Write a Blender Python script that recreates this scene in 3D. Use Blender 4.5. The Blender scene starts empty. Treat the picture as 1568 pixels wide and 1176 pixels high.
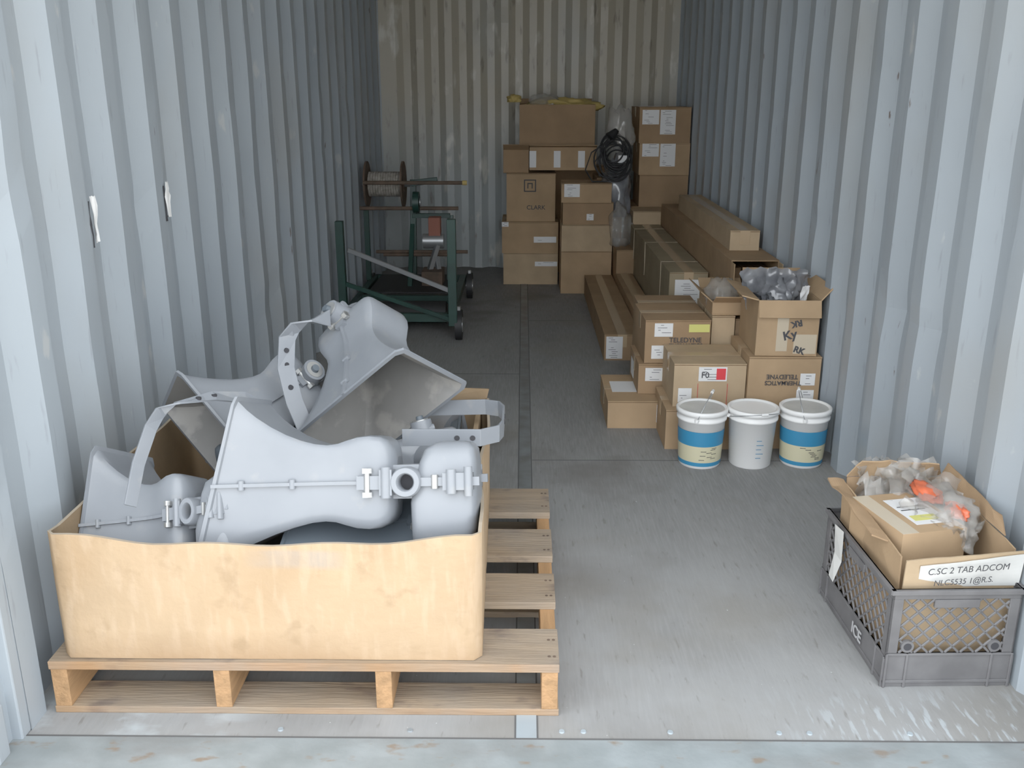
import bpy, math, bmesh, random
from mathutils import Vector, Matrix, noise
S=bpy.context.scene
random.seed(4)
# ---------------- camera
F=1437.0; th=math.radians(17.3); ps=math.asin(.01129)
cam=bpy.data.cameras.new('camera'); co=bpy.data.objects.new('camera',cam); S.collection.objects.link(co)
cam.sensor_width=36; cam.lens=F/1568*36
co.location=(-0.044,0,1.41); co.rotation_euler=(math.pi/2-th,0,ps); S.camera=co
S.view_settings.view_transform='Standard'; S.view_settings.gamma=1.17
# ---------------- materials
def mat(name,c,rough=.6,metal=0,c2=None,scale=4,detail=6,lo=.35,hi=.65,bump=0,bscale=60,stretch=(1,1,1),alpha=1,spec=.5,trans=0):
    m=bpy.data.materials.new(name); m.use_nodes=True; N=m.node_tree.nodes; L=m.node_tree.links
    p=N['Principled BSDF']; p.inputs['Base Color'].default_value=(*c,1); p.inputs['Roughness'].default_value=rough
    p.inputs['Metallic'].default_value=metal; p.inputs['Specular IOR Level'].default_value=spec
    p.inputs['Alpha'].default_value=alpha
    tc=N.new('ShaderNodeTexCoord'); mp=N.new('ShaderNodeMapping'); mp.inputs['Scale'].default_value=stretch
    L.new(tc.outputs['Object'],mp.inputs['Vector'])
    if c2:
        n=N.new('ShaderNodeTexNoise'); n.inputs['Scale'].default_value=scale; n.inputs['Detail'].default_value=detail
        r=N.new('ShaderNodeMapRange'); r.inputs[1].default_value=lo; r.inputs[2].default_value=hi
        x=N.new('ShaderNodeMix'); x.data_type='RGBA'; x.inputs[6].default_value=(*c,1); x.inputs[7].default_value=(*c2,1)
        L.new(mp.outputs[0],n.inputs['Vector']); L.new(n.outputs[0],r.inputs[0]); L.new(r.outputs[0],x.inputs[0]); L.new(x.outputs[2],p.inputs['Base Color'])
    if bump:
        n=N.new('ShaderNodeTexNoise'); n.inputs['Scale'].default_value=bscale; n.inputs['Detail'].default_value=4
        b=N.new('ShaderNodeBump'); b.inputs['Strength'].default_value=bump; b.inputs['Distance'].default_value=.01
        L.new(mp.outputs[0],n.inputs['Vector']); L.new(n.outputs[0],b.inputs['Height']); L.new(b.outputs[0],p.inputs['Normal'])
    return m
def layer(m,c,scale,lo,hi,stretch=(1,1,1),box=None,off=0,detail=6,k0=1.0):
    """overlay a noise-thresholded colour (paint wear / dirt / broad tone change) on the base colour; box = list of (axis, from, to) ramps"""
    N=m.node_tree.nodes; L=m.node_tree.links; p=N['Principled BSDF']; s=p.inputs['Base Color'].links
    g=N.new('ShaderNodeNewGeometry'); mp=N.new('ShaderNodeMapping'); mp.inputs['Scale'].default_value=stretch; mp.inputs['Location'].default_value=(off,off,off)
    n=N.new('ShaderNodeTexNoise'); n.inputs['Scale'].default_value=scale; n.inputs['Detail'].default_value=detail
    r=N.new('ShaderNodeMapRange'); r.inputs[1].default_value=lo; r.inputs[2].default_value=hi; r.inputs[4].default_value=k0
    L.new(g.outputs['Position'],mp.inputs['Vector']); L.new(mp.outputs[0],n.inputs['Vector']); L.new(n.outputs[0],r.inputs[0])
    f=r.outputs[0]
    if box:
        sp=N.new('ShaderNodeSeparateXYZ'); L.new(g.outputs['Position'],sp.inputs[0])
        for ax,a,b in box:
            q=N.new('ShaderNodeMapRange'); q.inputs[1].default_value=a; q.inputs[2].default_value=b; L.new(sp.outputs[ax],q.inputs[0])
            k=N.new('ShaderNodeMath'); k.operation='MULTIPLY'; L.new(f,k.inputs[0]); L.new(q.outputs[0],k.inputs[1]); f=k.outputs[0]
    x=N.new('ShaderNodeMix'); x.data_type='RGBA'; x.inputs[7].default_value=(*c,1)
    if s: L.new(s[0].from_socket,x.inputs[6])
    else: x.inputs[6].default_value=p.inputs['Base Color'].default_value
    L.new(f,x.inputs[0]); L.new(x.outputs[2],p.inputs['Base Color'])
    return m
M={}
M['wall']=mat('painted_steel_wall',(.315,.355,.39),.38,0,(.275,.31,.342),2,8,bump=.14,bscale=6,stretch=(1,1,.5))
layer(M['wall'],(.46,.47,.46),9,.68,.72,(1,1,.5),k0=.6); layer(M['wall'],(.11,.09,.08),26,.72,.75,(1,1,.22),off=3); layer(M['wall'],(.17,.185,.20),60,.63,.72,(1,1,.12),off=5,k0=.4)
layer(M['wall'],(.26,.24,.20),2.2,.48,.78,(1,1,.6),off=11,k0=.4)
M['wallb']=mat('painted_steel_back',(.38,.41,.415),.42,0,(.30,.325,.325),3,8,bump=.2,bscale=7,stretch=(1,1,.5))
layer(M['wallb'],(.41,.375,.30),2.5,.1,.5,(1,1,.5),box=[(2,.6,1.4)]); layer(M['wallb'],(.62,.61,.55),7,.60,.67,(1,1,.4),off=7,k0=.8); layer(M['wallb'],(.15,.13,.10),18,.62,.72,(1,1,.25),off=1,k0=.7)  # first layer mixes in tan towards the top of the wall
M['ceil']=mat('ceiling_paint',(.66,.66,.63),.6)
M['floor']=mat('worn_grey_floor',(.205,.203,.198),.7,0,(.17,.168,.165),4,10,bump=.25,bscale=30,stretch=(1,.35,1))
layer(M['floor'],(.26,.26,.257),90,.42,.72,(1.6,.10,1),k0=.6); layer(M['floor'],(.115,.105,.095),2.3,.54,.68,(1,1,1),off=5,k0=.7)
layer(M['floor'],(.29,.295,.295),2.2,.2,.6,box=[(1,3.6,1.9)],k0=.75); layer(M['floor'],(.13,.12,.11),60,.62,.72,(1,.2,1),off=2,k0=.6)  # first layer makes the floor paler towards the front
layer(M['floor'],(.19,.175,.15),1.6,.55,.66,off=14,k0=.5)
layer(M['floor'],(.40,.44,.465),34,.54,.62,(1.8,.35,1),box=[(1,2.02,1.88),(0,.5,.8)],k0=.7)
layer(M['floor'],(.38,.42,.44),5,.48,.60,(1,2,1),box=[(1,2.0,1.9),(0,-.65,-.8)],k0=.8)  # pale bluish patch at the front left
layer(M['floor'],(.50,.52,.52),80,.735,.75,off=9)
M['strip']=mat('steel_strip',(.23,.25,.26),.45,.3,(.165,.165,.16),12,6)
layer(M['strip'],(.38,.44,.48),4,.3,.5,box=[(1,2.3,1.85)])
M['groove']=mat('seam_groove',(.08,.08,.08),.9)
M['sill']=mat('sill_steel',(.26,.29,.30),.5,.1,(.20,.225,.23),9,6,bump=.2,bscale=20)
layer(M['sill'],(.20,.14,.09),14,.60,.70,(1,2,1),k0=.8); layer(M['sill'],(.17,.165,.16),3,.48,.68,(1,3,1),k0=.6,off=4); M['ground']=mat('concrete_ground',(.50,.47,.42),.9,0,(.43,.41,.37),1.5)
def card(n,c,k=.82,b=.10): return mat(n,c,.8,0,tuple(x*k for x in c),6,6,bump=b,bscale=50,spec=.2)
M['cA']=card('cardboard_tan',(.40,.27,.155)); M['cB']=card('cardboard_brown',(.325,.212,.12)); M['cC']=card('cardboard_pale',(.45,.33,.205)); M['cD']=card('cardboard_olive',(.275,.22,.14))
M['cE']=card('cardboard_dark_inside',(.19,.12,.065)); M['cBig']=card('cardboard_large',(.43,.302,.182),.90,.22)
layer(M['cBig'],(.31,.285,.255),9,.25,.5,box=[(0,-.68,-.60),(0,-.43,-.50),(2,.37,.385),(2,.425,.415)],k0=.75)
layer(M['cBig'],(.35,.225,.12),2.5,.5,.7,k0=.6); layer(M['cBig'],(.49,.36,.24),40,.5,.65,(1,1,.2),k0=.4,off=6)
layer(M['cBig'],(.28,.175,.095),5,.30,.65,box=[(2,.22,.145)],k0=.7,off=3); layer(M['cBig'],(.27,.18,.10),12,.6,.7,k0=.5,off=21)  # first layer darkens the box towards its bottom
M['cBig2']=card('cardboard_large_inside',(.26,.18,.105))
M['edge']=card('cardboard_edge',(.36,.295,.22))
M['tape']=mat('packing_tape',(.43,.31,.19),.25); M['tapeW']=mat('clear_tape',(.50,.42,.31),.2)
M['wood']=mat('pallet_wood',(.315,.225,.14),.75,0,(.21,.15,.095),7,8,bump=.3,bscale=30,stretch=(.4,5,5))
M['woodS']=mat('pallet_wood_stringer',(.39,.215,.095),.75,0,(.27,.15,.065),9,8,bump=.3,bscale=30,stretch=(5,.6,5))
layer(M['wood'],(.13,.085,.06),7,.60,.70,(1,2,2)); layer(M['wood'],(.31,.16,.065),5,.3,.6,box=[(1,1.889,1.886)],k0=.8); layer(M['wood'],(.23,.205,.175),3,.4,.7,k0=.6,off=2)
M['horn']=mat('grey_enamel',(.215,.23,.252),.30,0,(.185,.20,.222),5,4); M['hornin']=mat('grey_enamel_dusty',(.24,.232,.22),.55,0,(.19,.183,.173),6,6)
layer(M['horn'],(.28,.28,.275),14,.6,.7,k0=.4); layer(M['hornin'],(.36,.34,.31),12,.55,.65,k0=.6)
M['horndk']=mat('grey_shaded_horns_knobs',(.09,.11,.13),.5); M['zinc']=mat('zinc_hardware',(.45,.45,.44),.3,.7)  # horndk: darker enamel copy, shade in the colour of buried horns; also knobs
M['hole']=mat('dark_hole',(.03,.03,.035),.8)
M['white']=mat('label_white',(.68,.68,.68),.6); M['paper']=mat('paper_white',(.62,.62,.60),.7,0,(.54,.54,.52),10)
M['ink']=mat('black_ink',(.04,.04,.045),.7); M['red']=mat('label_red',(.60,.03,.04),.5); M['yellow']=mat('label_yellow',(.58,.56,.15),.5)
M['pwhite']=mat('pail_white',(.84,.84,.83),.35); M['plid']=mat('pail_lid_grey',(.56,.56,.53),.45,0,(.45,.45,.43),12); M['pblue']=mat('pail_blue',(.030,.21,.39),.4); M['pcream']=mat('pail_cream',(.57,.53,.35),.45)
M['crate']=mat('crate_grey_plastic',(.13,.127,.13),.55,0,(.095,.092,.095),14,5); M['cratetx']=mat('crate_print',(.4,.4,.41),.6)
M['green']=mat('green_paint',(.010,.045,.034),.45,0,(.008,.03,.024),8); M['black']=mat('black_rubber',(.013,.013,.014),.6); M['rust']=mat('rusty_steel',(.13,.085,.06),.8,.2,(.08,.058,.042),14)
M['rope']=mat('rope_wire',(.34,.31,.27),.8,0,(.19,.17,.145),40); M['steel']=mat('grey_steel',(.38,.39,.40),.35,.7); M['orange']=mat('rust_orange',(.25,.085,.055),.7)
M['plastic']=mat('clear_poly_bag',(.52,.50,.47),.12,0,(.35,.32,.28),8,alpha=.42,spec=.9); M['dkplastic']=mat('grey_antistatic_bag',(.14,.145,.16),.2,0,(.27,.28,.30),9,spec=.8,alpha=.9)
M['ytape']=mat('yellow_foam',(.45,.33,.10),.6); M['redpl']=mat('red_plastic',(.62,.12,.05),.35)
# ---------------- mesh builder
class B:
    def __init__(s): s.v=[];s.f=[];s.mi=[];s.sm=[];s.ms=[]
    def idx(s,m):
        m=M[m] if isinstance(m,str) else m
        if m not in s.ms: s.ms.append(m)
        return s.ms.index(m)
    def add(s,vs,fs,m,smooth=False,T=None):
        o=len(s.v); i=s.idx(m)
        s.v+= [tuple((T@Vector(v)) if T else v) for v in vs]
        for f in fs: s.f.append(tuple(o+k for k in f)); s.mi.append(i); s.sm.append(smooth)
    def box(s,x0,x1,y0,y1,z0,z1,m,T=None):
        s.add([(x0,y0,z0),(x1,y0,z0),(x1,y1,z0),(x0,y1,z0),(x0,y0,z1),(x1,y0,z1),(x1,y1,z1),(x0,y1,z1)],
              [(0,3,2,1),(4,5,6,7),(0,1,5,4),(1,2,6,5),(2,3,7,6),(3,0,4,7)],m,False,T)
    def bar(s,a,b,w,h,m,up=(0,0,1)):
        a=Vector(a);b=Vector(b);d=(b-a).normalized();u=Vector(up)
        if abs(d.dot(u))>.98:u=Vector((0,1,0))
        r=d.cross(u).normalized();u=r.cross(d)
        vs=[p+r*i*w/2+u*j*h/2 for p in(a,b) for i,j in((-1,-1),(1,-1),(1,1),(-1,1))]
        s.add(vs,[(0,1,2,3),(4,7,6,5),(0,4,5,1),(1,5,6,2),(2,6,7,3),(3,7,4,0)],m)
    def ring(s,rings,m,smooth=True,cap0=True,cap1=True,T=None):
        n=len(rings[0]); vs=[v for r in rings for v in r]; fs=[]
        for i in range(len(rings)-1):
            for j in range(n): k=(j+1)%n; fs.append((i*n+j,i*n+k,(i+1)*n+k,(i+1)*n+j))
        s.add(vs,fs,m,smooth,T)
        if cap0: s.add(rings[0],[tuple(reversed(range(n)))],m,False,T)
        if cap1: s.add(rings[-1],[tuple(range(n))],m,False,T)
    def cyl(s,a,b,r0,r1,m,n=24,c0=True,c1=True,T=None):
        a=Vector(a);b=Vector(b);d=(b-a).normalized();u=d.orthogonal().normalized();w=d.cross(u)
        R=[[p+(u*math.cos(t*2*math.pi/n)+w*math.sin(t*2*math.pi/n))*r for t in range(n)] for p,r in((a,r0),(b,r1))]
        s.ring(R,m,True,c0,c1,T)
    def tube(s,pts,r,m,n=8,closed=False):
        P=[Vector(p) for p in pts];R=[];u=None
        for i,p in enumerate(P):
            d=(P[min(i+1,len(P)-1)]-P[max(i-1,0)]).normalized()
            u=d.orthogonal().normalized() if u is None else (u-d*u.dot(d)).normalized()
            w=d.cross(u); R.append([p+(u*math.cos(t*2*math.pi/n)+w*math.sin(t*2*math.pi/n))*r for t in range(n)])
        s.ring(R,m)
    def strap(s,pts,wd,w,t,m):
        P=[Vector(p) for p in pts];wd=Vector(wd).normalized();R=[]
        for i,p in enumerate(P):
            d=(P[min(i+1,len(P)-1)]-P[max(i-1,0)]).normalized(); n=d.cross(wd).normalized(); q=n.cross(d).normalized()
            R.append([p+q*w/2*a+n*t/2*b for a,b in((-1,-1),(1,-1),(1,1),(-1,1))])
        s.ring(R,m,False)
    def sheet(s,c,w,h,rz,tilt,m,amp=.02,seed=0,n=9,curl=0):
        T=Matrix.Translation(c)@Matrix.Rotation(rz,4,'Z')@Matrix.Rotation(tilt,4,'X')
        vs=[]
        for j in range(n):
            for i in range(n):
                u=i/(n-1)-.5;v=j/(n-1); k=Vector((u*4+seed,v*4,seed*3.1))
                vs.append((u*w*(1-.25*abs(noise.noise(k*.7))),amp*2*noise.noise(k)+amp*noise.noise(k*2.7)+curl*v*v,v*h+amp*noise.noise(k*1.3)))
        s.add(vs,[(j*n+i,j*n+i+1,(j+1)*n+i+1,(j+1)*n+i) for j in range(n-1) for i in range(n-1)],m,True,T)
    def done(s,name,loc=None,rz=0,bevel=0,seg=2,sharp=0):
        if loc is None:
            xs=[v[0] for v in s.v];ys=[v[1] for v in s.v];zs=[v[2] for v in s.v]
            c=Vector(((min(xs)+max(xs))/2,(min(ys)+max(ys))/2,min(zs))); s.v=[tuple(Vector(v)-c) for v in s.v]; loc=c
        me=bpy.data.meshes.new(name); me.from_pydata(s.v,[],s.f)
        for m in s.ms: me.materials.append(m)
        me.polygons.foreach_set('material_index',s.mi); me.polygons.foreach_set('use_smooth',s.sm); me.update()
        if sharp and hasattr(me,'set_sharp_from_angle'): me.set_sharp_from_angle(angle=math.radians(sharp))
        o=bpy.data.objects.new(name,me); S.collection.objects.link(o); o.location=loc; o.rotation_euler[2]=rz
        if bevel:
            b=o.modifiers.new('bevel','BEVEL'); b.width=bevel; b.segments=seg; b.limit_method='ANGLE'; b.angle_limit=math.radians(40)
        return o
def text(par,name,s,loc,size,m='ink',rot=(math.pi/2,0,0),off=.0008):
    c=bpy.data.curves.new(name,'FONT'); c.body=s; c.size=size; c.extrude=.0004; c.offset=off; c.materials.append(M[m])
    o=bpy.data.objects.new(name,c); S.collection.objects.link(o); o.parent=par; o.location=loc; o.rotation_euler=rot; return o
# ---------------- container shell
W=1.175; Y0=1.82; Y1=7.81
def prof(name,pts,z0,z1,m,nz=40,ax=0,amp=.0018):
    b=B(); n=len(pts); vs=[]
    for k in range(nz+1):
        for x,y in pts:
            z=z0+(z1-z0)*k/nz; q=Vector((x*1.3,y*1.3,z*1.6)); d=amp*noise.noise(q*2)*2
            e=noise.noise(q*3.1+Vector((5,1,2))); d+= (-.022*(e-.42)*(1 if ax else (1 if x<0 else -1)) if e>.42 else 0)
            vs.append((x+d*(ax==0),y+d*(ax==1),z))
    b.add(vs,[(k*n+i,k*n+i+1,(k+1)*n+i+1,(k+1)*n+i) for k in range(nz) for i in range(n-1)],m); return b.done(name,(0,0,0))
def corr(L,p,d,s0=0):
    pts=[(0,0)];s=-s0
    while s<L:
        for a,b in ((.0,0),(.26*p,0),(.5*p,d),(.76*p,d)):
            if 0<s+a<L: pts.append((s+a,b))
        s+=p
    return pts+[(L,0)]
prof('wall_left',[(-W-b,Y0+a) for a,b in corr(Y1-Y0,.278,.042)]+[(-W,Y1+.05)],0,2.4,M['wall'])
prof('wall_right',[(W+b,Y0+a) for a,b in corr(Y1-Y0,.278,.042,.1)]+[(W,Y1+.05)],0,2.4,M['wall'])
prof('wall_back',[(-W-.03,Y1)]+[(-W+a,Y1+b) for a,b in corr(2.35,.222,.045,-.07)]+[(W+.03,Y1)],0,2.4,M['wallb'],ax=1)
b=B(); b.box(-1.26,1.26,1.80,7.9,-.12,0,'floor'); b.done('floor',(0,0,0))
b=B(); b.box(-1.26,1.26,1.70,7.9,2.4,2.5,'ceil'); b.done('ceiling',(0,0,0))
b=B(); b.box(-.055,-.008,1.80,7.8,0.0,.002,'strip'); b.box(-.059,-.055,1.8,7.8,0,.001,'groove'); b.box(-.008,-.004,1.8,7.8,0,.001,'groove'); b.done('trim_1',(0,0,0))
b=B()
b.box(-.003,1.17,3.50,3.504,0,.001,'groove'); b.box(-1.17,-.06,4.7,4.704,0,.001,'groove'); b.box(-.003,1.17,5.9,5.904,0,.001,'groove')
for x in (.05,.10,.55,.62,-.3,-.6,.3,.85): b.cyl((x,1.83,0),(x,1.83,.003),.007,.006,'strip',12)
b.done('trim_2',(0,0,0))
b=B(); b.box(-1.3,1.3,1.66,1.80,-.12,.003,'sill'); b.box(-1.2,1.2,1.797,1.803,.002,.0036,'groove'); b.done('trim_3',(0,0,0),bevel=.003)
for sx,n in ((-1,'trim_4'),(1,'trim_5')):
    b=B(); a=sx*1.20; c=sx*1.33
    b.box(min(a,c),max(a,c),1.60,1.90,0,2.5,'wall'); b.box(min(sx*1.176,sx*1.24),max(sx*1.176,sx*1.24),1.785,1.83,0,2.4,'wall')
    b.bar((sx*1.19,1.72,0.0),(sx*1.19,1.72,.13),.018,.045,'wall'); b.done(n,(0,0,0),bevel=.004)
# peeled paint flakes with dark cracks on the left wall
b=B()
for y,z,h in((2.47,1.03,.12),(3.0,1.03,.11)):
    b.sheet((-W+.006,y,z),.028,h,math.pi/2,.03,'pwhite',.004,y,6); b.sheet((-W+.003,y-.014,z-.012),.008,h,math.pi/2,0,'hole',.002,y+3,5)
b.done('trim_6',(0,0,0))
b=B(); b.box(-14,14,-16,1.66,-.3,-.16,'ground'); b.done('ground',(0,0,0))
# ---------------- cartons
def carton(x0,x1,y0,y1,z0,z1,m='cA',labels=(),seam='x',tape=True,rz=0,name='cardboard_box',texts=(),dog=.006,straps=()):
    w=x1-x0;d=y1-y0;h=z1-z0;b=B();X=w/2;Y=d/2;g=.0025
    n=6; R=[]; s0=random.random()*9
    for k in range(6):
        z=(h-.004)*k/5; bow=dog*.5*math.sin(math.pi*k/5); r=[]
        for (ax,ay),(bx,by) in(((-X,-Y),(X,-Y)),((X,-Y),(X,Y)),((X,Y),(-X,Y)),((-X,Y),(-X,-Y))):
            nn=Vector((by-ay,-(bx-ax))).normalized()
            for j in range(n):
                t=j/n; o=-bow*math.sin(math.pi*t)*(.5+.5*noise.noise(Vector((s0,z*3,t+ax))))
                r.append((ax+(bx-ax)*t+nn.x*o,ay+(by-ay)*t+nn.y*o,z))
        R.append(r)
    b.ring(R,m,False)
    if seam=='x':
        b.box(-X-.001,X+.001,-Y-.001,-g,h-.004,h,m); b.box(-X-.001,X+.001,g,Y+.001,h-.004,h,m)
        if tape: b.box(-X*1.0-.0015,X+.0015,-.025,.025,h,h+.0008,'tape'); b.box(-X-.002,-X-.0005,-.025,.025,h-.07,h,'tape')
    else:
        b.box(-X-.001,-g,-Y-.001,Y+.001,h-.004,h,m); b.box(g,X+.001,-Y-.001,Y+.001,h-.004,h,m)
        if tape: b.box(-.025,.025,-Y-.0015,Y+.0015,h,h+.0008,'tape'); b.box(-.025,.025,-Y-.002,-Y-.0005,h-.07,h,'tape')
    for ys in straps: b.box(-X-.002,X+.002,ys-.005,ys+.005,.002,h+.0012,'tapeW')
    b.box(-X,X,-Y-.0012,-Y,h-.007,h-.004,'cE')
    for q,(f,u,v,lw,lh,lm) in enumerate(labels):
        T=None; e0=.0004*q
        if f=='f': b.box(-X+u,-X+u+lw,-Y-.0022-e0,-Y-.0012,v,v+lh,lm); T=lambda a,c,e,g2:b.box(-X+a,-X+c,-Y-.0025-e0,-Y-.002-e0,e,g2,'ink')
        elif f=='l': b.box(-X-.0022-e0,-X-.001,Y-u-lw,Y-u,v,v+lh,lm)
        else: b.box(-X+u,-X+u+lw,-Y+v,-Y+v+lh,h+.0006,h+.0014+e0,lm)
        if T and lm=='white' and lh>.03:
            k=int(lh/.011)
            for i in range(k):
                if random.random()<.25: continue
                e=v+.006+i*.011; u0=.1+.3*random.random(); T(u+lw*u0,u+lw*(u0+.1+.45*random.random()),e,e+.0022)
    o=b.done(name,((x0+x1)/2,(y0+y1)/2,z0),rz,bevel=.003)
    for s,u,v,sz,flip in texts:
        t=text(o,'printed_text',s,(-X+u,-Y-.0042,v),sz,off=.0004)
        if flip: t.rotation_euler=(math.pi/2,math.pi,0)
    return o
def opencarton(x0,x1,y0,y1,z0,z1,m='cA',flaps=(40,40,60,60),fl=.09,rz=0,labels=(),texts=(),name='cardboard_box'):
    w=x1-x0;d=y1-y0;h=z1-z0;b=B();X=w/2;Y=d/2;t=.005
    b.box(-X,X,-Y,Y,0,t,m); b.box(-X,X,-Y,-Y+t,t,h,m); b.box(-X,X,Y-t,Y,t,h,m); b.box(-X,-X+t,-Y+t,Y-t,t,h,m); b.box(X-t,X,-Y+t,Y-t,t,h,m)
    for i,a in enumerate(flaps):
        if a is None: continue
        a=math.radians(a)
        if i==0: T=Matrix.Translation((0,-Y,h))@Matrix.Rotation(a,4,'X'); b.box(-X,X,-t/2,t/2,0,fl,m,T)
        if i==1: T=Matrix.Translation((0,Y,h))@Matrix.Rotation(-a,4,'X'); b.box(-X,X,-t/2,t/2,0,fl,m,T)
        if i==2: T=Matrix.Translation((-X,0,h))@Matrix.Rotation(-a,4,'Y'); b.box(-t/2,t/2,-Y,Y,0,fl,m,T)
        if i==3: T=Matrix.Translation((X,0,h))@Matrix.Rotation(a,4,'Y'); b.box(-t/2,t/2,-Y,Y,0,fl,m,T)
    for f,u,v,lw,lh,lm in labels:
        if f=='f': b.box(-X+u,-X+u+lw,-Y-.001,-Y,v,v+lh,lm)
        elif f=='l': b.box(-X-.001,-X,Y-u-lw,Y-u,v,v+lh,lm)
    o=b.done(name,((x0+x1)/2,(y0+y1)/2,z0),rz,bevel=.002)
    for s,u,v,sz,flip,ang in texts:
        tt=text(o,'printed_text',s,(-X+u,-Y-.0018,v),sz,off=.0015)
        tt.rotation_euler=(math.pi/2,ang,0)
    return o
def crumple(name,loc,size,m,seed=0,amp=.35,fr=2.2,sub=4):
    bm=bmesh.new(); bmesh.ops.create_icosphere(bm,subdivisions=sub,radius=1)
    for v in bm.verts:
        p=v.co.copy(); n1=noise.noise(p*fr+Vector((seed*7,0,0))); n2=abs(noise.noise(p*fr*2.2+Vector((0,seed*5,0))))
        v.co=p*(1+amp*n1+amp*.6*n2)
        if v.co.z<-.55: v.co.z=-.55
        v.co=Vector((v.co.x*size[0],v.co.y*size[1],(v.co.z+.55)*size[2]))
    for f in bm.faces: f.smooth=True
    me=bpy.data.meshes.new(name); bm.to_mesh(me); bm.free(); me.materials.append(M[m])
    o=bpy.data.objects.new(name,me); S.collection.objects.link(o); o.location=loc; return o
# back-left stack
carton(-.19,.225,7.10,7.55,0,.24,'cC',[('f',.24,.14,.17,.035,'white')])
carton(-.20,.225,7.09,7.55,.241,.475,'cA',[('f',.24,.08,.17,.045,'white'),('f',0,.20,.05,.035,'white')])
carton(-.165,.20,7.12,7.55,.476,.83,'cA',texts=[('CLARK',.15,.09,.045,False)],labels=[('f',.13,.22,.09,.09,'ink'),('f',.138,.228,.074,.074,'cA'),('f',.155,.245,.04,.04,'ink'),('f',.163,.245,.024,.032,'cA')])
carton(.235,.60,6.76,7.08,0,.31,'cA'); carton(.235,.60,6.75,7.08,.311,.50,'cC')
carton(.24,.60,6.77,7.08,.501,.655,'cB',[('f',.17,.03,.05,.045,'white')],rz=.02); carton(.235,.59,6.76,7.08,.656,.79,'cA',[('f',.02,.04,.11,.09,'white')],rz=-.03)
opencarton(-.19,.0,7.15,7.60,.831,1.0,'cB',(60,None,None,None),.08)
opencarton(.005,.50,7.14,7.6,.852,1.02,'cA',(75,None,None,None),.06,labels=[('f',.0,.02,.05,.12,'white'),('f',.18,.02,.05,.12,'white'),('f',.36,.02,.05,.12,'white')])
opencarton(-.07,.49,7.2,7.62,1.022,1.32,'cB',(None,8,None,None),.04)
carton(.20,.62,7.61,7.78,0,.849,'cB'); carton(.505,.70,7.10,7.55,0,.80,'cB')
crumple('foam_scrap',(.25,7.38,1.27),(.24,.12,.06),'ytape',1,amp=.5); crumple('foam_scrap',(-.11,7.3,1.335),(.05,.05,.035),'ytape',3); crumple('poly_bag',(.12,7.36,1.28),(.12,.1,.07),'plastic',5)
# back-right stack
carton(.76,1.165,7.02,7.50,0,.60,'cB'); carton(.81,1.165,7.01,7.40,.601,.83,'cB'); carton(.80,1.165,7.0,7.40,.831,1.055,'cA',[('f',.02,.13,.12,.09,'white'),('f',.15,.06,.11,.16,'white')])
carton(.785,1.155,7.0,7.42,1.056,1.305,'cB',[('f',.02,.13,.12,.10,'white'),('f',.15,.06,.11,.17,'white'),('t',.03,.25,.2,.08,'white')],rz=.03)
carton(.74,.98,6.72,6.98,0,.60,'cC',tape=False)
carton(.61,.735,6.5,7.05,0,.36,'cB'); crumple('poly_bag',(.655,6.78,.361),(.085,.14,.17),'plastic',8)
crumple('antistatic_bag',(.635,6.96,.54),(.10,.12,.26),'dkplastic',12)
b=B()
for k in range(12):
    r=.07+.045*random.random(); cx=.60+random.uniform(-.03,.03); cz=.99+random.uniform(-.06,.05); cy=6.84+random.uniform(-.03,.03); ph=random.random()*6
    a=random.uniform(-.5,.5)
    b.tube([(cx+r*math.cos(t)*(1 if k%3 else 1.1),cy+.05*math.sin(t+a),cz+r*1.15*math.sin(t)) for t in [ph+i*.24 for i in range(27)]],.006,'black',6)
b.tube([(.54,6.85,1.06),(.44,6.82,1.0),(.40,6.82,.88),(.45,6.8,.80),(.56,6.8,.80)],.005,'black',6); b.tube([(.52,6.85,1.0),(.46,6.82,.93),(.50,6.8,.84),(.60,6.8,.82)],.005,'black',6)
b.box(.63,.69,6.80,6.86,.93,.98,'white'); b.cyl((.57,6.86,1.10),(.62,6.88,1.15),.04,.02,'black'); b.done('cable_coil')
crumple('poly_bag',(.65,6.95,1.04),(.09,.08,.17),'plastic',15)
# long cartons
def longbox(x0,x1,y0,y1,z0,z1,m,**k): return carton(x0,x1,y0,y1,z0,z1,m,seam='y',name='long_cardboard_box',**k)
longbox(.405,.60,4.97,6.72,0,.145,'cB',labels=[('f',.01,.01,.09,.125,'white')])
longbox(.605,.72,4.7,6.48,0,.20,'cB'); longbox(.73,.93,4.88,6.70,0,.30,'cD')
longbox(.725,.925,4.86,6.71,.301,.51,'cD',labels=[('f',.03,.03,.14,.14,'white')],straps=(-.6,.1,.7))
longbox(.935,1.16,4.45,6.70,0,.50,'cB')
b=B(); x0,x1,y0,y1,z0,z1=.935,1.16,4.38,6.98,.603,.67
b.box(x0,x1,y0,6.7,.501,.506,'cB');b.box(x0,x0+.006,y0,6.7,.506,.65,'cB');b.box(x1-.006,x1,y0,6.7,.506,.65,'cB');b.box(x0,x1,y0,6.7,.65,.656,'cB');b.box(x0,x1,6.7,6.71,.506,.656,'cB')
for i in range(3): b.box(x0+.02+i*.065,x0+.075+i*.065,y0+.12,6.6,.508,.60,'cE')
b.box(x0-.001,x0+.004,y0-.07,y0,.51,.65,'cA'); b.box(x1-.004,x1,y0-.07,y0,.51,.65,'cC'); b.add([(x0+.01,y0,.506),(x1-.01,y0,.506),(x1-.02,y0-.09,.49),(x0+.02,y0-.09,.49),(x0+.01,y0,.51),(x1-.01,y0,.51),(x1-.02,y0-.09,.494),(x0+.02,y0-.09,.494)],[(3,2,1,0),(4,5,6,7),(0,1,5,4),(2,3,7,6),(1,2,6,5),(3,0,4,7)],'cC')
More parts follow.
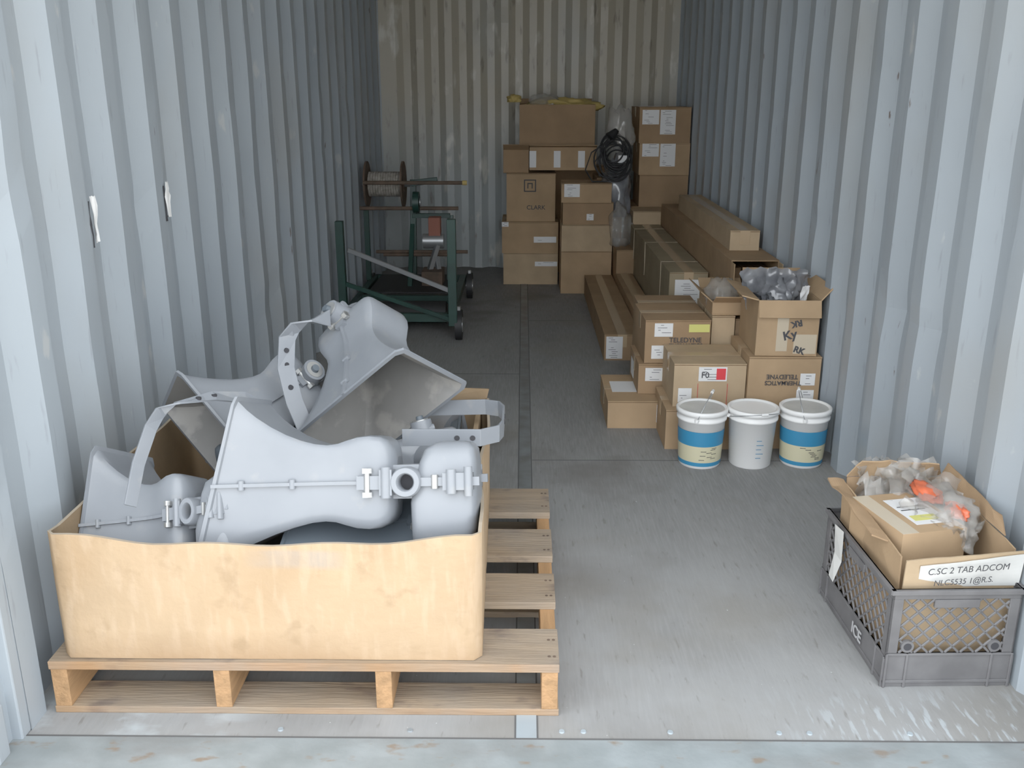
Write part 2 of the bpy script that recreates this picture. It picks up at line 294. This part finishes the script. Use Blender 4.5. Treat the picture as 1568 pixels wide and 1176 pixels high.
b.done('long_cardboard_box',bevel=.002)
longbox(.99,1.135,4.66,6.35,.657,.755,'cC',tape=True,rz=-.008)
# front-right cluster
carton(.33,.57,3.88,4.28,0,.125,'cA',[('t',.03,.13,.13,.16,'white')])
carton(.47,.66,3.98,4.30,.127,.265,'cB',[('l',.05,.02,.1,.08,'white'),('f',.03,.06,.09,.06,'white')])
carton(.49,.775,3.99,4.33,.267,.46,'cB',[('f',.04,.12,.08,.06,'white'),('f',.03,.02,.07,.06,'white'),('f',.19,.14,.09,.035,'yellow'),('f',.16,.02,.11,.045,'white')],texts=[('TELEDYNE',.105,.095,.030,False),('THERMATICS',.105,.072,.025,False)],rz=.02)
carton(.52,.80,4.36,4.66,.0,.43,'cB'); carton(.67,.80,4.0,4.3,0,.265,'cB')
carton(.545,.86,3.63,3.95,0,.17,'cA',[('l',.02,.03,.06,.08,'white')])
o=carton(.575,.868,3.67,3.98,.172,.355,'cC',[('f',.10,.11,.115,.06,'white'),('f',.172,.116,.038,.048,'red'),('f',.02,.02,.055,.06,'white')],texts=[('F0',.11,.125,.034,False)])
b=B()
for a,c in(((.1,.01),(.22,.01)),((.22,.01),(.22,.10)),((.1,.01),(.1,.10))): b.bar((a[0],0,a[1]),(c[0],0,c[1]),.0015,.0015,'red')
r=b.done('printed_frame',(-.147,-.1575,0)); r.parent=o
carton(.875,1.16,3.64,4.0,0,.17,'cA'); carton(.872,1.162,3.65,4.0,.172,.39,'cA',[('f',.20,.02,.07,.06,'white'),('f',.21,.10,.06,.05,'white')],texts=[('TELEDYNE',.20,.145,.027,True),('THERMATICS',.215,.118,.025,True)])
opencarton(.90,1.145,3.66,4.0,.392,.62,'cA',(160,20,75,40),.07,rz=-.03,labels=[('f',.08,.02,.045,.20,'tapeW'),('f',.15,.01,.09,.08,'tapeW')],texts=[('Ky',.11,.065,.05,False,-.25),('RK',.175,.15,.035,False,2.9),('RK',.15,.02,.035,False,.3)])
carton(.79,.89,4.03,4.4,.0,.47,'cC'); carton(.90,1.15,4.06,4.36,0,.45,'cB')
opencarton(.79,.99,4.04,4.36,.471,.53,'cA',(60,60,50,None),.07)
crumple('poly_bag',(.86,4.2,.48),(.07,.1,.08),'plastic',21)
b=B()
for i,(x,y,w,h,rz,ti) in enumerate(((.98,3.9,.18,.17,.2,-.5),(1.05,3.86,.17,.17,-.3,-.3),(1.08,3.80,.13,.16,.5,.1),(1.0,3.80,.13,.12,-.1,.2),(1.10,3.9,.12,.14,.9,-.4),(.95,3.80,.1,.09,1.2,.3),(1.03,3.78,.15,.11,.3,-1.0),(1.0,3.88,.16,.13,2.2,-.9))):
    b.sheet((x,y,.54),w,h,rz,ti,'dkplastic',.018,i*2.3,12)
b.sheet((1.09,3.74,.60),.035,.07,.2,.3,'white',.003,4); b.done('antistatic_bag')
crumple('poly_bag',(1.01,3.84,.50),(.08,.11,.06),'dkplastic',23)
# ---------------- pails
def pail(x,y,kind,ha):
    b=B();n=48;R=lambda r,z:[(r*math.cos(i*2*math.pi/n),r*math.sin(i*2*math.pi/n),z) for i in range(n)]
    h=.232;r0=.081;r1=.094;rr=lambda z:r0+(r1-r0)*z/h
    b.ring([R(r0-.004,0),R(r0,.004),R(rr(.19),.19),R(rr(.19)+.005,.191),R(rr(.2)+.005,.2),R(rr(.2)+.001,.201),R(rr(.216),.216),R(r1+.006,.217),R(r1+.007,.232),R(r1+.003,.236),R(r1-.004,.236),R(r1-.007,.229),R(.02,.2285)],'pwhite',True,True,False)
    b.ring([R(r1-.0075,.2295),R(.001,.2297)],'plid' if kind=='label' else 'pwhite',True,False,False)
    if kind=='label':
        for z0,z1,m in((.012,.028,'pblue'),(.028,.095,'pcream'),(.095,.155,'pblue')): b.ring([R(rr(z0)+.0012,z0),R(rr(z1)+.0012,z1)],m,True,False,False)
        for k in range(9):
            a=-math.pi/2+(random.random()-.5)*.9; z=.04+.006*k
            b.bar((math.cos(a)*(rr(z)+.0015),math.sin(a)*(rr(z)+.0015),z),(math.cos(a+.25)*(rr(z)+.0015),math.sin(a+.25)*(rr(z)+.0015),z),.001,.0022,'ink')
    else:
        for k in range(5):
            z=.05+.018*k; b.bar((.0,-rr(z)-.0012,z),(.02+.008*(k%2),-rr(z)-.0002,z),.001,.002,'pblue')
    P=[]
    for i in range(25):
        t=math.pi*i/24; v=Vector((math.cos(t)*(r1+.008),0,math.sin(t)*(r1+.012))); P.append(Matrix.Translation((0,0,.20))@Matrix.Rotation(ha[0],4,'Z')@Matrix.Rotation(ha[1],4,'X')@v)
    b.tube(P,.0018,'steel'); b.tube(P[11:14],.006,'pwhite',10)
    for s in(0,-1): b.cyl(P[s]*1.0,P[s]*1.0+Vector((0,0,.012)),.008,.008,'pwhite',12)
    b.done('plastic_pail',(x,y,0))
pail(.662,3.49,'label',(1.2,.35)); pail(.862,3.49,'plain',(.2,1.25)); pail(1.068,3.50,'label',(1.3,-.3))
# ---------------- pallet
b=B(); PL,PR=-1.15,.045
for y0,y1 in((1.885,2.04),(2.165,2.32),(2.42,2.595),(2.71,2.90)): b.box(PL,PR,y0,y1,.119,.14,'wood')
for x in(PL+.003,-.765,-.385,PR-.041): b.box(x,x+.038,1.887,2.90,.018,.119,'woodS')
for y0,y1 in((1.887,1.99),(2.32,2.43),(2.79,2.90)): b.box(PL,PR,y0,y1,0,.018,'wood')
for y in(1.92,1.99,2.2,2.28,2.46,2.55,2.76,2.86):
    for x in(-.02+.042,.034): b.cyl((x,y,.14),(x,y,.1408),.004,.004,'rust',8)
b.done('wood_pallet',bevel=.003)
# ---------------- large open box
b=B()
A=[(-1.12,1.90),(-.135,1.90),(-.15,2.885),(-1.13,2.885)]
def top(x,y):
    z=.455
    if y<1.93: z=.462-.030*math.sin(math.pi*max(0,min(1,(x+1.12)/.985)))**1.3+.004*math.sin(x*23)
    elif x>-.2: z=.465+.005*math.sin(y*14)
    return z
path=[]
for i in range(4):
    p=Vector(A[i]);q=Vector(A[(i+1)%4]);n=(q-p).length;k=26
    for j in range(k):
        t=.02+(.96)*j/(k-1); c=p.lerp(q,t); bul=.010*math.sin(math.pi*t)*math.sin(t*9+i); nn=Vector(((q-p).y,-(q-p).x)).normalized()
        path.append((c.x,c.y,nn,bul))
def rg(off,zf,amt=1):
    out=[]
    for x,y,nn,bl in path:
        zt=top(x,y); z=.1415+(zt-.1415)*zf; q=Vector((x,y))+nn*(off+bl*zf*amt+.0012*noise.noise(Vector((x*14,y*14,zf*4)))); out.append((q.x,q.y,z))
    return out
o1=[rg(0,f) for f in(0,.02,.2,.4,.6,.8,.93,1)]; i1=[rg(-.008,f) for f in(1,.9,.6,.3,.03)]
b.ring(o1,'cBig',True,False,False); b.ring([o1[-1],i1[0]],'edge',False,False,False); b.ring(i1,'cBig2',True,False,True)
b.box(-.185,-.172,2.30,2.84,.3,.475,'cBig2')
b.add([(-.42,2.87,.45),(-.16,2.87,.455),(-.15,2.865,.50),(-.36,2.87,.505),(-.42,2.877,.45),(-.16,2.877,.455),(-.15,2.872,.50),(-.36,2.877,.505)],[(0,1,2,3),(7,6,5,4),(3,2,6,7)],'cBig2')
b.done('large_cardboard_box',(0,0,0))
# ---------------- horn loudspeakers
def horn(rear,dx,up,sc=1.0,lobe=1,m='horn',lx=1.0,sh=0.0):
    X=Vector(dx).normalized();Z=Vector(up);Z=(Z-X*Z.dot(X)).normalized();Yv=Z.cross(X)
    T=Matrix.Translation(rear)@Matrix((X,Yv,Z)).transposed().to_4x4()@Matrix.Scale(sc,4)@Matrix.Diagonal((lx,1,1,1))
    st=[(.420,.206,.128,26),(.405,.196,.124,26),(.38,.178,.118,24),(.35,.159,.111,24),(.31,.137,.102,22),(.27,.118,.093,20),(.23,.103,.086,20),(.195,.094,.080,18),(.165,.091,.076,16),(.14,.094,.075,14),(.115,.102,.077,13),(.09,.109,.080,12),(.06,.112,.082,11),(.035,.109,.080,10),(.018,.100,.072,8),(.006,.084,.056,6),(0,.06,.035,4)]
    def se(x,hz,hy,e,n=64):
        o=[]
        for i in range(n):
            t=2*math.pi*(i+.5)/n;c=math.cos(t);s=math.sin(t)
            k=(abs(c)**e+abs(s)**e)**(-1/e)
            o.append((x-sh*(hz*k*s/.2)*(x/.42)**2,hy*k*c,hz*k*s))
        return o
    b=B()
    b.ring([se(*s) for s in st],m,True,False,True,T)
    ins=[(x,hz-.006,hy-.006,e) for x,hz,hy,e in st[:12]]
    b.ring([se(*st[0]),se(.420,ins[0][1],ins[0][2],26)],m,False,False,False,T)
    b.ring([se(*s) for s in ins],'hornin',True,False,True,T)
    b.ring([se(.42,.210,.132,26),se(.411,.210,.132,26),se(.408,.194,.123,25)],m,False,False,False,T)
    b.ring([se(.4203,.210,.132,26),se(.4203,.200,.123,26)],m,False,False,False,T)
    for sy in(1,-1):
        for i in range(13):
            x0,_,h0,_=st[i];x1,_,h1,_=st[i+1]; yy=[sy*(h0-.004),sy*(h0+.010),sy*(h1+.010),sy*(h1-.004)]
            t=.004; xs=[x0,x0,x1,x1]
            b.add([(xs[k],yy[k],z) for z in(-t,t) for k in range(4)],[(0,1,2,3),(4,7,6,5),(1,5,6,2),(0,4,5,1),(3,2,6,7)],m,False,T)
        for x in(.355,.24):
            hy=.112 if x>.34 else .088; b.cyl((x,sy*(hy+.004),-.011),(x,sy*(hy+.004),.011),.008,.008,m,12,T=T)
        b.box(-.005,.085,sy*.080-.014,sy*.080+.014,-.016,.016,m,T); b.box(.0,.03,sy*.080-.02,sy*.080+.02,-.03,.03,m,T)
        b.cyl((.06,sy*.092,-.034),(.06,sy*.092,.034),.0075,.0075,'zinc',12,T=T); b.cyl((.06,sy*.092,.022),(.06,sy*.092,.034),.013,.013,'zinc',6,T=T); b.cyl((.06,sy*.092,-.034),(.06,sy*.092,-.022),.013,.013,'zinc',6,T=T)
        b.cyl((.015,sy*.095,-.036),(.015,sy*.095,.036),.012,.012,m,16,T=T)
    if lobe:
        for sy in(1,-1):
            n=28; q=lambda r,y:[(-.032+r*math.cos(i*2*math.pi/n),y,r*math.sin(i*2*math.pi/n)) for i in range(n)]
            b.ring([q(.036,0),q(.036,sy*.098),q(.033,sy*.102),q(.022,sy*.102),q(.019,sy*.098),q(.019,sy*.05)],m,True,False,False,T)
            b.add(q(.0195,sy*.06),[tuple(range(n))],'hole',False,T)
        b.box(-.06,.02,-.055,.055,-.04,.04,m,T)
        R=[]
        for z,k,ox in((-.165,.45,.01),(-.160,.75,.01),(-.145,.90,.005),(-.11,.98,0),(-.05,1.0,0),(0,.93,-.005),(.045,.86,-.01),(.075,.76,-.015),(.090,.55,-.02),(.094,.3,-.02)):
            R.append([(-.115+ox+v[0]*.080*k,v[1]*.086*k,z) for v in [(math.copysign(abs(math.cos(t))**.36,math.cos(t)),math.copysign(abs(math.sin(t))**.36,math.sin(t))) for t in [2*math.pi*i/56 for i in range(56)]]])
        b.ring(R,m,True,True,True,T)
        for sy in(1,-1):
            b.box(-.205,-.06,sy*.083-.010,sy*.083+.010,-.010,.010,m,T); b.box(-.19,-.12,sy*.086-.016,sy*.086+.016,-.02,.02,m,T)
            b.cyl((-.18,sy*.1,-.034),(-.18,sy*.1,.034),.010,.010,m,12,T=T); b.cyl((-.14,sy*.1,-.028),(-.14,sy*.1,.028),.012,.012,m,12,T=T); b.cyl((-.10,sy*.09,-.016),(-.10,sy*.09,.016),.009,.009,'zinc',12,T=T)
    else:
        b.cyl((.0,0,0),(-.05,0,0),.055,.04,m,28,T=T)
        for sy in(1,-1):
            b.cyl((.03,sy*.07,0),(.03,sy*.125,0),.037,.034,m,24,T=T); b.cyl((.03,sy*.125,0),(.03,sy*.128,0),.026,.026,'zinc',24,T=T); b.cyl((.03,sy*.125,0),(.03,sy*.14,0),.013,.011,'horndk',12,T=T)
    return b.done('horn_loudspeaker',sharp=38)
horn((-.340,2.11,.505),(-.98,.06,-.05),(.19,.33,.92),1.0,sh=.05)                 # centre
horn((-.535,2.765,.745),(.27,-.796,-.538),(.743,-.188,.645),1.05,0,lx=.80)       # upper
horn((-.83,2.10,.415),(-.90,.16,-.22),(.12,.45,.85),.92,1,lx=.66,sh=.05)         # lower left
horn((-.70,2.75,.555),(-.6,-.741,-.293),(.5,-.319,-.686),1.0,0,lx=.85)           # upper left
horn((-.83,2.46,.40),(.1,.9,-.2),(1,0,.2),.85,0,'horndk')
horn((-.30,2.46,.42),(-.2,.75,-.25),(.9,.1,.2),.9,0)
horn((-.25,2.14,.33),(-1,.10,-.02),(.1,.9,.4),.85,0,'horndk'); horn((-.62,2.66,.3),(1,.0,-.05),(0,1,.2),.9,0,'horndk')
horn((-.85,2.30,.28),(.95,.2,.0),(0,1,.1),.8,0,'horndk')
def bracket(pts,wd,w=.045,t=.006,holes=()):
    b=B(); b.strap(pts,wd,w,t,'horn')
    for p,d in holes:
        p=Vector(p);d=Vector(d); b.cyl(p-d*.0045,p+d*.0045,.007,.007,'hole',14)
    b.done('mounting_bracket',bevel=.001)
bracket([(-.35,2.25,.565),(-.15,2.25,.565),(-.105,2.29,.562),(-.095,2.34,.558),(-.095,2.50,.545),(-.11,2.56,.538),(-.15,2.585,.535),(-.34,2.585,.53)],(0,.05,1),holes=[((-.17,2.25,.565),(0,1,0)),((-.21,2.25,.565),(0,1,0)),((-.095,2.40,.555),(1,0,0)),((-.095,2.46,.55),(1,0,0))])
bracket([(-.955,1.99,.49),(-.95,2.05,.57),(-.94,2.12,.635),(-.93,2.16,.66),(-.90,2.20,.672),(-.83,2.27,.668),(-.77,2.33,.645),(-.72,2.37,.60)],(.5,.85,0),.032,holes=[((-.83,2.27,.668),(.1,0,1)),((-.86,2.24,.67),(.1,0,1))])
bracket([(-.60,2.64,.785),(-.65,2.60,.785),(-.69,2.585,.77),(-.712,2.575,.74),(-.715,2.55,.66),(-.69,2.52,.57),(-.655,2.49,.50)],(.75,.6,.1),.05,holes=[((-.713,2.562,.71),(.6,-.8,0)),((-.714,2.555,.67),(.6,-.8,0)),((-.70,2.53,.61),(.6,-.8,0))])
# ---------------- milk crate
cw,cd,ch=.315,.46,.27
b=B();X=cw/2;Y=cd/2;t=.006
def lattice(o,du,u0,u1,v0,v1,step,bw):
    o=Vector(o);du=Vector(du)
    for s in(1,-1):
        Hh=v1-v0; c=u0-Hh
        while c<u1+Hh:
            ua,ub=(c,c+Hh) if s>0 else (c+Hh,c)
            t0,t1=0,1
            for lim,sg in((u0,1),(u1,-1)):
                fa=(ua-lim)*sg;fb=(ub-lim)*sg
                if fa<0 and fb<0: t0=2;break
                if fa<0: t0=max(t0,-fa/(fb-fa))
                elif fb<0: t1=min(t1,fa/(fa-fb))
            if t0<t1-.02:
                pa=o+du*(ua+(ub-ua)*t0)+Vector((0,0,v0+Hh*t0)); pb=o+du*(ua+(ub-ua)*t1)+Vector((0,0,v0+Hh*t1))
                b.bar(pa,pb,.005,bw,'crate',up=du.cross(Vector((0,0,1))).cross((pb-pa).normalized()))
            c+=step
def side(o,du,n,L,v0,v1,arch=False):
    du=Vector(du);n=Vector(n);o=Vector(o)
    def slab(u0,u1,z0,z1,d0=0,d1=t):
        vs=[o+du*u+n*d+Vector((0,0,z)) for d in(d0,d1) for u,z in((u0,z0),(u1,z0),(u1,z1),(u0,z1))]
        b.add(vs,[(0,1,2,3),(7,6,5,4),(0,4,5,1),(1,5,6,2),(2,6,7,3),(3,7,4,0)],'crate')
    slab(0,L,.0,v0); slab(0,L,v1,ch); slab(0,.028,v0,v1); slab(L-.028,L,v0,v1)
    slab(-.006,L+.006,ch-.012,ch,-.008,t); slab(0,L,v0-.006,v0,-.004,t); slab(0,L,.012,.02,-.004,t)
    for u in(.0,.05,L-.056,L-.006): slab(u,u+.006,.0,v0-.0,-.005,t)
    lattice(o+n*.003,du,.028,L-.028,v0,v1,.038,.006)
    slab(L*.5-.055,L*.5+.055,v1-.022,v1,-.003,t)
side((-X,-Y,0),(1,0,0),(0,1,0),cw,.095,.243); side((-X,Y,0),(1,0,0),(0,-1,0),cw,.095,.243)
side((-X,-Y,0),(0,1,0),(1,0,0),cd,.085,.243); side((X,-Y,0),(0,1,0),(-1,0,0),cd,.085,.243)
for i in range(8): b.box(-X+.004,X-.004,-Y+.004+i*.062,-Y+.024+i*.062,.004,.010,'crate')
for i in range(5): b.box(-X+.01+i*.066,-X+.03+i*.066,-Y+.004,Y-.004,.004,.010,'crate')
for x in(-X+.05,X-.05):
    b.cyl((x,-Y-.004,.115),(x,-Y+.006,.115),.016,.016,'crate',20); b.cyl((x,-Y-.0045,.115),(x,-Y-.004,.115),.010,.010,'hole',20)
CR=b.done('milk_crate',(1.0,2.245,0),.03,bevel=.0012,seg=1)
text(CR,'printed_text','ICE',(-X-.0065,-.03,.035),.045,'cratetx',(math.pi/2,0,-math.pi/2))
# carton in crate (battered: subdivided, rumpled panels)
b=B()
T=Matrix.Translation((1.01,2.255,.0))@Matrix.Rotation(.05,4,'Z')
hx,hy=.135,.19
def q(p0,p1,p2,p3,m='cA',th=.004,rum=.006,n=8):
    P=[Vector(p) for p in(p0,p1,p2,p3)]; nn=(T.to_3x3()@((P[1]-P[0]).cross(P[2]-P[0]))).normalized(); vs=[]
    for s in(0,1):
        for j in range(n+1):
            for i in range(n+1):
                u=i/n;v=j/n; a=P[0].lerp(P[1],u).lerp(P[3].lerp(P[2],u),v); k=noise.noise(a*13)*rum*(v if P[0].z<.1 else 1)
                vs.append(T@a+nn*(k+s*th)+Vector((0,0,noise.noise(a*22)*rum*.8*v)))
    N1=(n+1)**2; fs=[]
    for j in range(n):
        for i in range(n):
            a=j*(n+1)+i; fs.append((a,a+1,a+n+2,a+n+1)); fs.append((N1+a+n+1,N1+a+n+2,N1+a+1,N1+a))
    for i in range(n):
        a=n*(n+1)+i; fs.append((a,a+1,N1+a+1,N1+a)); fs.append((i+1,i,N1+i,N1+i+1)); c=i*(n+1); fs.append((c,c+n+1,N1+c+n+1,N1+c)); c+=n; fs.append((c+n+1,c,N1+c,N1+c+n+1))
    b.add(vs,fs,m)
q((-hx,-hy,.03),(hx,-hy,.03),(hx+.01,-hy-.02,.355),(-hx-.01,-hy-.03,.340),m='cC',rum=.002)
q((-hx,-hy,.03),(-hx,hy,.03),(-hx-.01,hy,.37),(-hx-.01,-hy,.335)); q((hx,-hy,.03),(hx,hy,.03),(hx+.0,hy,.38),(hx+.0,-hy,.35)); q((-hx,hy,.03),(hx,hy,.03),(hx,hy,.38),(-hx,hy,.38),m='cB')
b.add([T@Vector(p) for p in((-hx,-hy,.03),(hx,-hy,.03),(hx,hy,.03),(-hx,hy,.03))],[(0,1,2,3)],'cB')
q((-hx-.01,hy,.37),(-hx-.01,-.12,.345),(-hx-.045,-.10,.35),(-hx-.055,hy,.385),m='cB',rum=.012); q((-hx,hy,.38),(hx,hy,.38),(hx-.03,hy-.03,.43),(-hx+.03,hy-.02,.435),rum=.015)
q((hx,-hy+.05,.36),(hx,hy,.38),(hx+.01,hy,.42),(hx+.012,-hy+.10,.39),m='cB',rum=.01)
q((-hx+.03,-hy-.022,.262),(hx+.010,-hy-.022,.262),(hx+.012,-hy-.029,.350),(-hx+.025,-hy-.0365,.325),m='paper',th=-.0015,rum=.002)
inner=b.done('cardboard_box')
b=B()
T=Matrix.Translation((.958,2.24,.0))@Matrix.Rotation(.22,4,'Z')
b.box(-.085,.095,-.11,.12,.18,.365,'cA',T); b.box(-.02,.08,-.07,.08,.3655,.3665,'white',T); b.box(-.01,.06,-.05,-.02,.3666,.367,'yellow',T); b.box(-.01,.06,.01,.015,.3666,.367,'ink',T); b.box(-.01,.06,.03,.034,.3666,.367,'ink',T); b.box(-.085,-.04,-.11,.12,.3652,.366,'tapeW',T)
b.done('cardboard_box',bevel=.006)
for s,x,z,sz in(('C.SC 2 TAB ADCOM',.925,.308,.022),('NLC5535 1@R.S.',.945,.276,.020)):
    t_=text(inner,'handwriting',s,(0,0,0),sz,off=0); t_.matrix_parent_inverse=Matrix.Translation(-Vector(inner.location)); t_.location=(x,2.0205-(z-.27)*.17,z); t_.rotation_euler=(math.pi/2-.12,-.06,.05); t_.data.shear=.25
b=B()
for i,(x,y,w,h,rz,ti) in enumerate(((1.05,2.36,.18,.12,.3,-.7),(1.08,2.30,.16,.11,-.5,-.9),(1.04,2.40,.16,.10,1.2,-.3),(1.09,2.22,.15,.11,.2,-1.2),(1.10,2.16,.12,.09,.9,-1.2),(1.0,2.40,.14,.11,-.2,-.2),(1.06,2.28,.15,.10,2.3,-1.0),(.95,2.42,.12,.10,.4,-.5),(1.0,2.36,.16,.12,.8,-1.1))):
    b.sheet((x,y,.335),w,h,rz,ti,'plastic',.024,i*1.7,11)
b.done('poly_bag')
crumple('poly_bag',(1.07,2.27,.30),(.065,.12,.07),'plastic',33,amp=.4,fr=2.5); crumple('red_plastic_part',(1.045,2.34,.372),(.03,.065,.018),'redpl',35)
crumple('red_plastic_part',(1.075,2.22,.37),(.024,.04,.018),'redpl',36)
b=B(); b.add([(.825,2.30,.19),(.825,2.36,.19),(.822,2.37,.27),(.826,2.31,.275),(.80,2.28,.14),(.805,2.33,.135)],[(0,1,2,3),(4,5,1,0)],'paper'); b.done('paper_scrap')
# ---------------- reel cart
b=B(); g='green'
for x in(-1.10,-.47): b.bar((x,5.42,.13),(x,6.68,.13),.045,.05,g)
for y in(5.44,5.95,6.66): b.bar((-1.10,y,.13),(-.47,y,.13),.045,.05,g)
b.bar((-1.10,5.42,.06),(-1.10,5.42,.70),.045,.05,g); b.bar((-.45,5.36,.10),(-.45,5.36,.72),.05,.05,g)
b.bar((-1.06,5.44,.53),(-.45,5.36,.30),.018,.025,'steel'); b.bar((-1.10,5.42,.34),(-.45,5.36,.13),.02,.025,'green')
for x,y in((-.42,5.42),(-.42,6.6),(-1.12,5.42),(-1.12,6.6)):
    b.cyl((x-.02,y,.09),(x+.02,y,.09),.09,.09,'black',32); b.cyl((x-.023,y,.09),(x+.023,y,.09),.045,.045,'steel',24); b.bar((x,y,.09),(x,y,.2),.02,.03,'steel')
b.cyl((-1.12,6.6,.09),(-.42,6.6,.09),.012,.012,'steel',10); b.cyl((-1.05,5.75,.09),(-.52,5.75,.09),.07,.07,'black',24)
b.box(-1.05,-.52,6.0,6.62,.155,.165,'black')
for x in(-.80,-.55): b.bar((x,6.45,.15),(x+.01,6.5,.84 if x<-.7 else .60),.04,.04,g)
b.bar((-.80,6.2,.15),(-.80,6.48,.55),.03,.03,g); b.bar((-.80,6.47,.60),(-.54,6.47,.60),.03,.03,g); b.bar((-.80,6.45,.82),(-.62,6.45,.84),.03,.04,g); b.bar((-1.12,6.5,.66),(-1.12,6.5,.15),.035,.035,g)
for z,x0,x1,r in((.825,-1.12,-.45,.013),(.655,-1.15,-.48,.013),(.36,-1.05,-.42,.012),(.34,-1.0,-.5,.012)): b.cyl((x0,6.42,z),(x1,6.42,z),r,r,'rust',12)
b.cyl((-.45,6.42,.825),(-.42,6.42,.825),.016,.016,'ytape',12)
for x in(-1.12,-.87):
    b.cyl((x-.006,6.6,.80),(x+.006,6.6,.80),.155,.155,'rust',40); b.cyl((x-.009,6.6,.80),(x+.009,6.6,.80),.05,.05,'rust',24)
for i in range(13): b.cyl((-1.105+i*.0175,6.6,.80),(-1.105+(i+.9)*.0175,6.6,.80),.085,.085,'rope',28)
b.cyl((-1.15,6.6,.80),(-.80,6.6,.80),.02,.02,'steel',12)
b.box(-.68,-.60,6.35,6.45,.46,.60,'orange'); b.cyl((-.72,6.38,.44),(-.58,6.38,.44),.05,.05,'steel',20); b.bar((-.70,6.3,.17),(-.62,6.34,.42),.04,.03,'steel'); b.bar((-.60,6.3,.17),(-.63,6.34,.34),.03,.03,'steel')
b.box(-.72,-.58,6.2,6.4,.165,.26,'rust'); b.cyl((-.78,6.38,.70),(-.74,6.38,.70),.07,.07,g,20); b.cyl((-.735,6.38,.70),(-.73,6.38,.70),.03,.03,'steel',14)
b.done('cable_reel_cart',bevel=.002,seg=1)
# ---------------- light
w=bpy.data.worlds.new('sky'); S.world=w; w.use_nodes=True; bg=w.node_tree.nodes['Background']; bg.inputs[0].default_value=(.90,.95,1,1); bg.inputs[1].default_value=4.1
s=bpy.data.lights.new('sun','SUN'); s.energy=7; s.color=(1,.94,.85); s.angle=.02; so=bpy.data.objects.new('sun',s); S.collection.objects.link(so); so.location=(2,6,8)
so.rotation_euler=Vector((.25,.55,.8)).to_track_quat('Z','Y').to_euler()
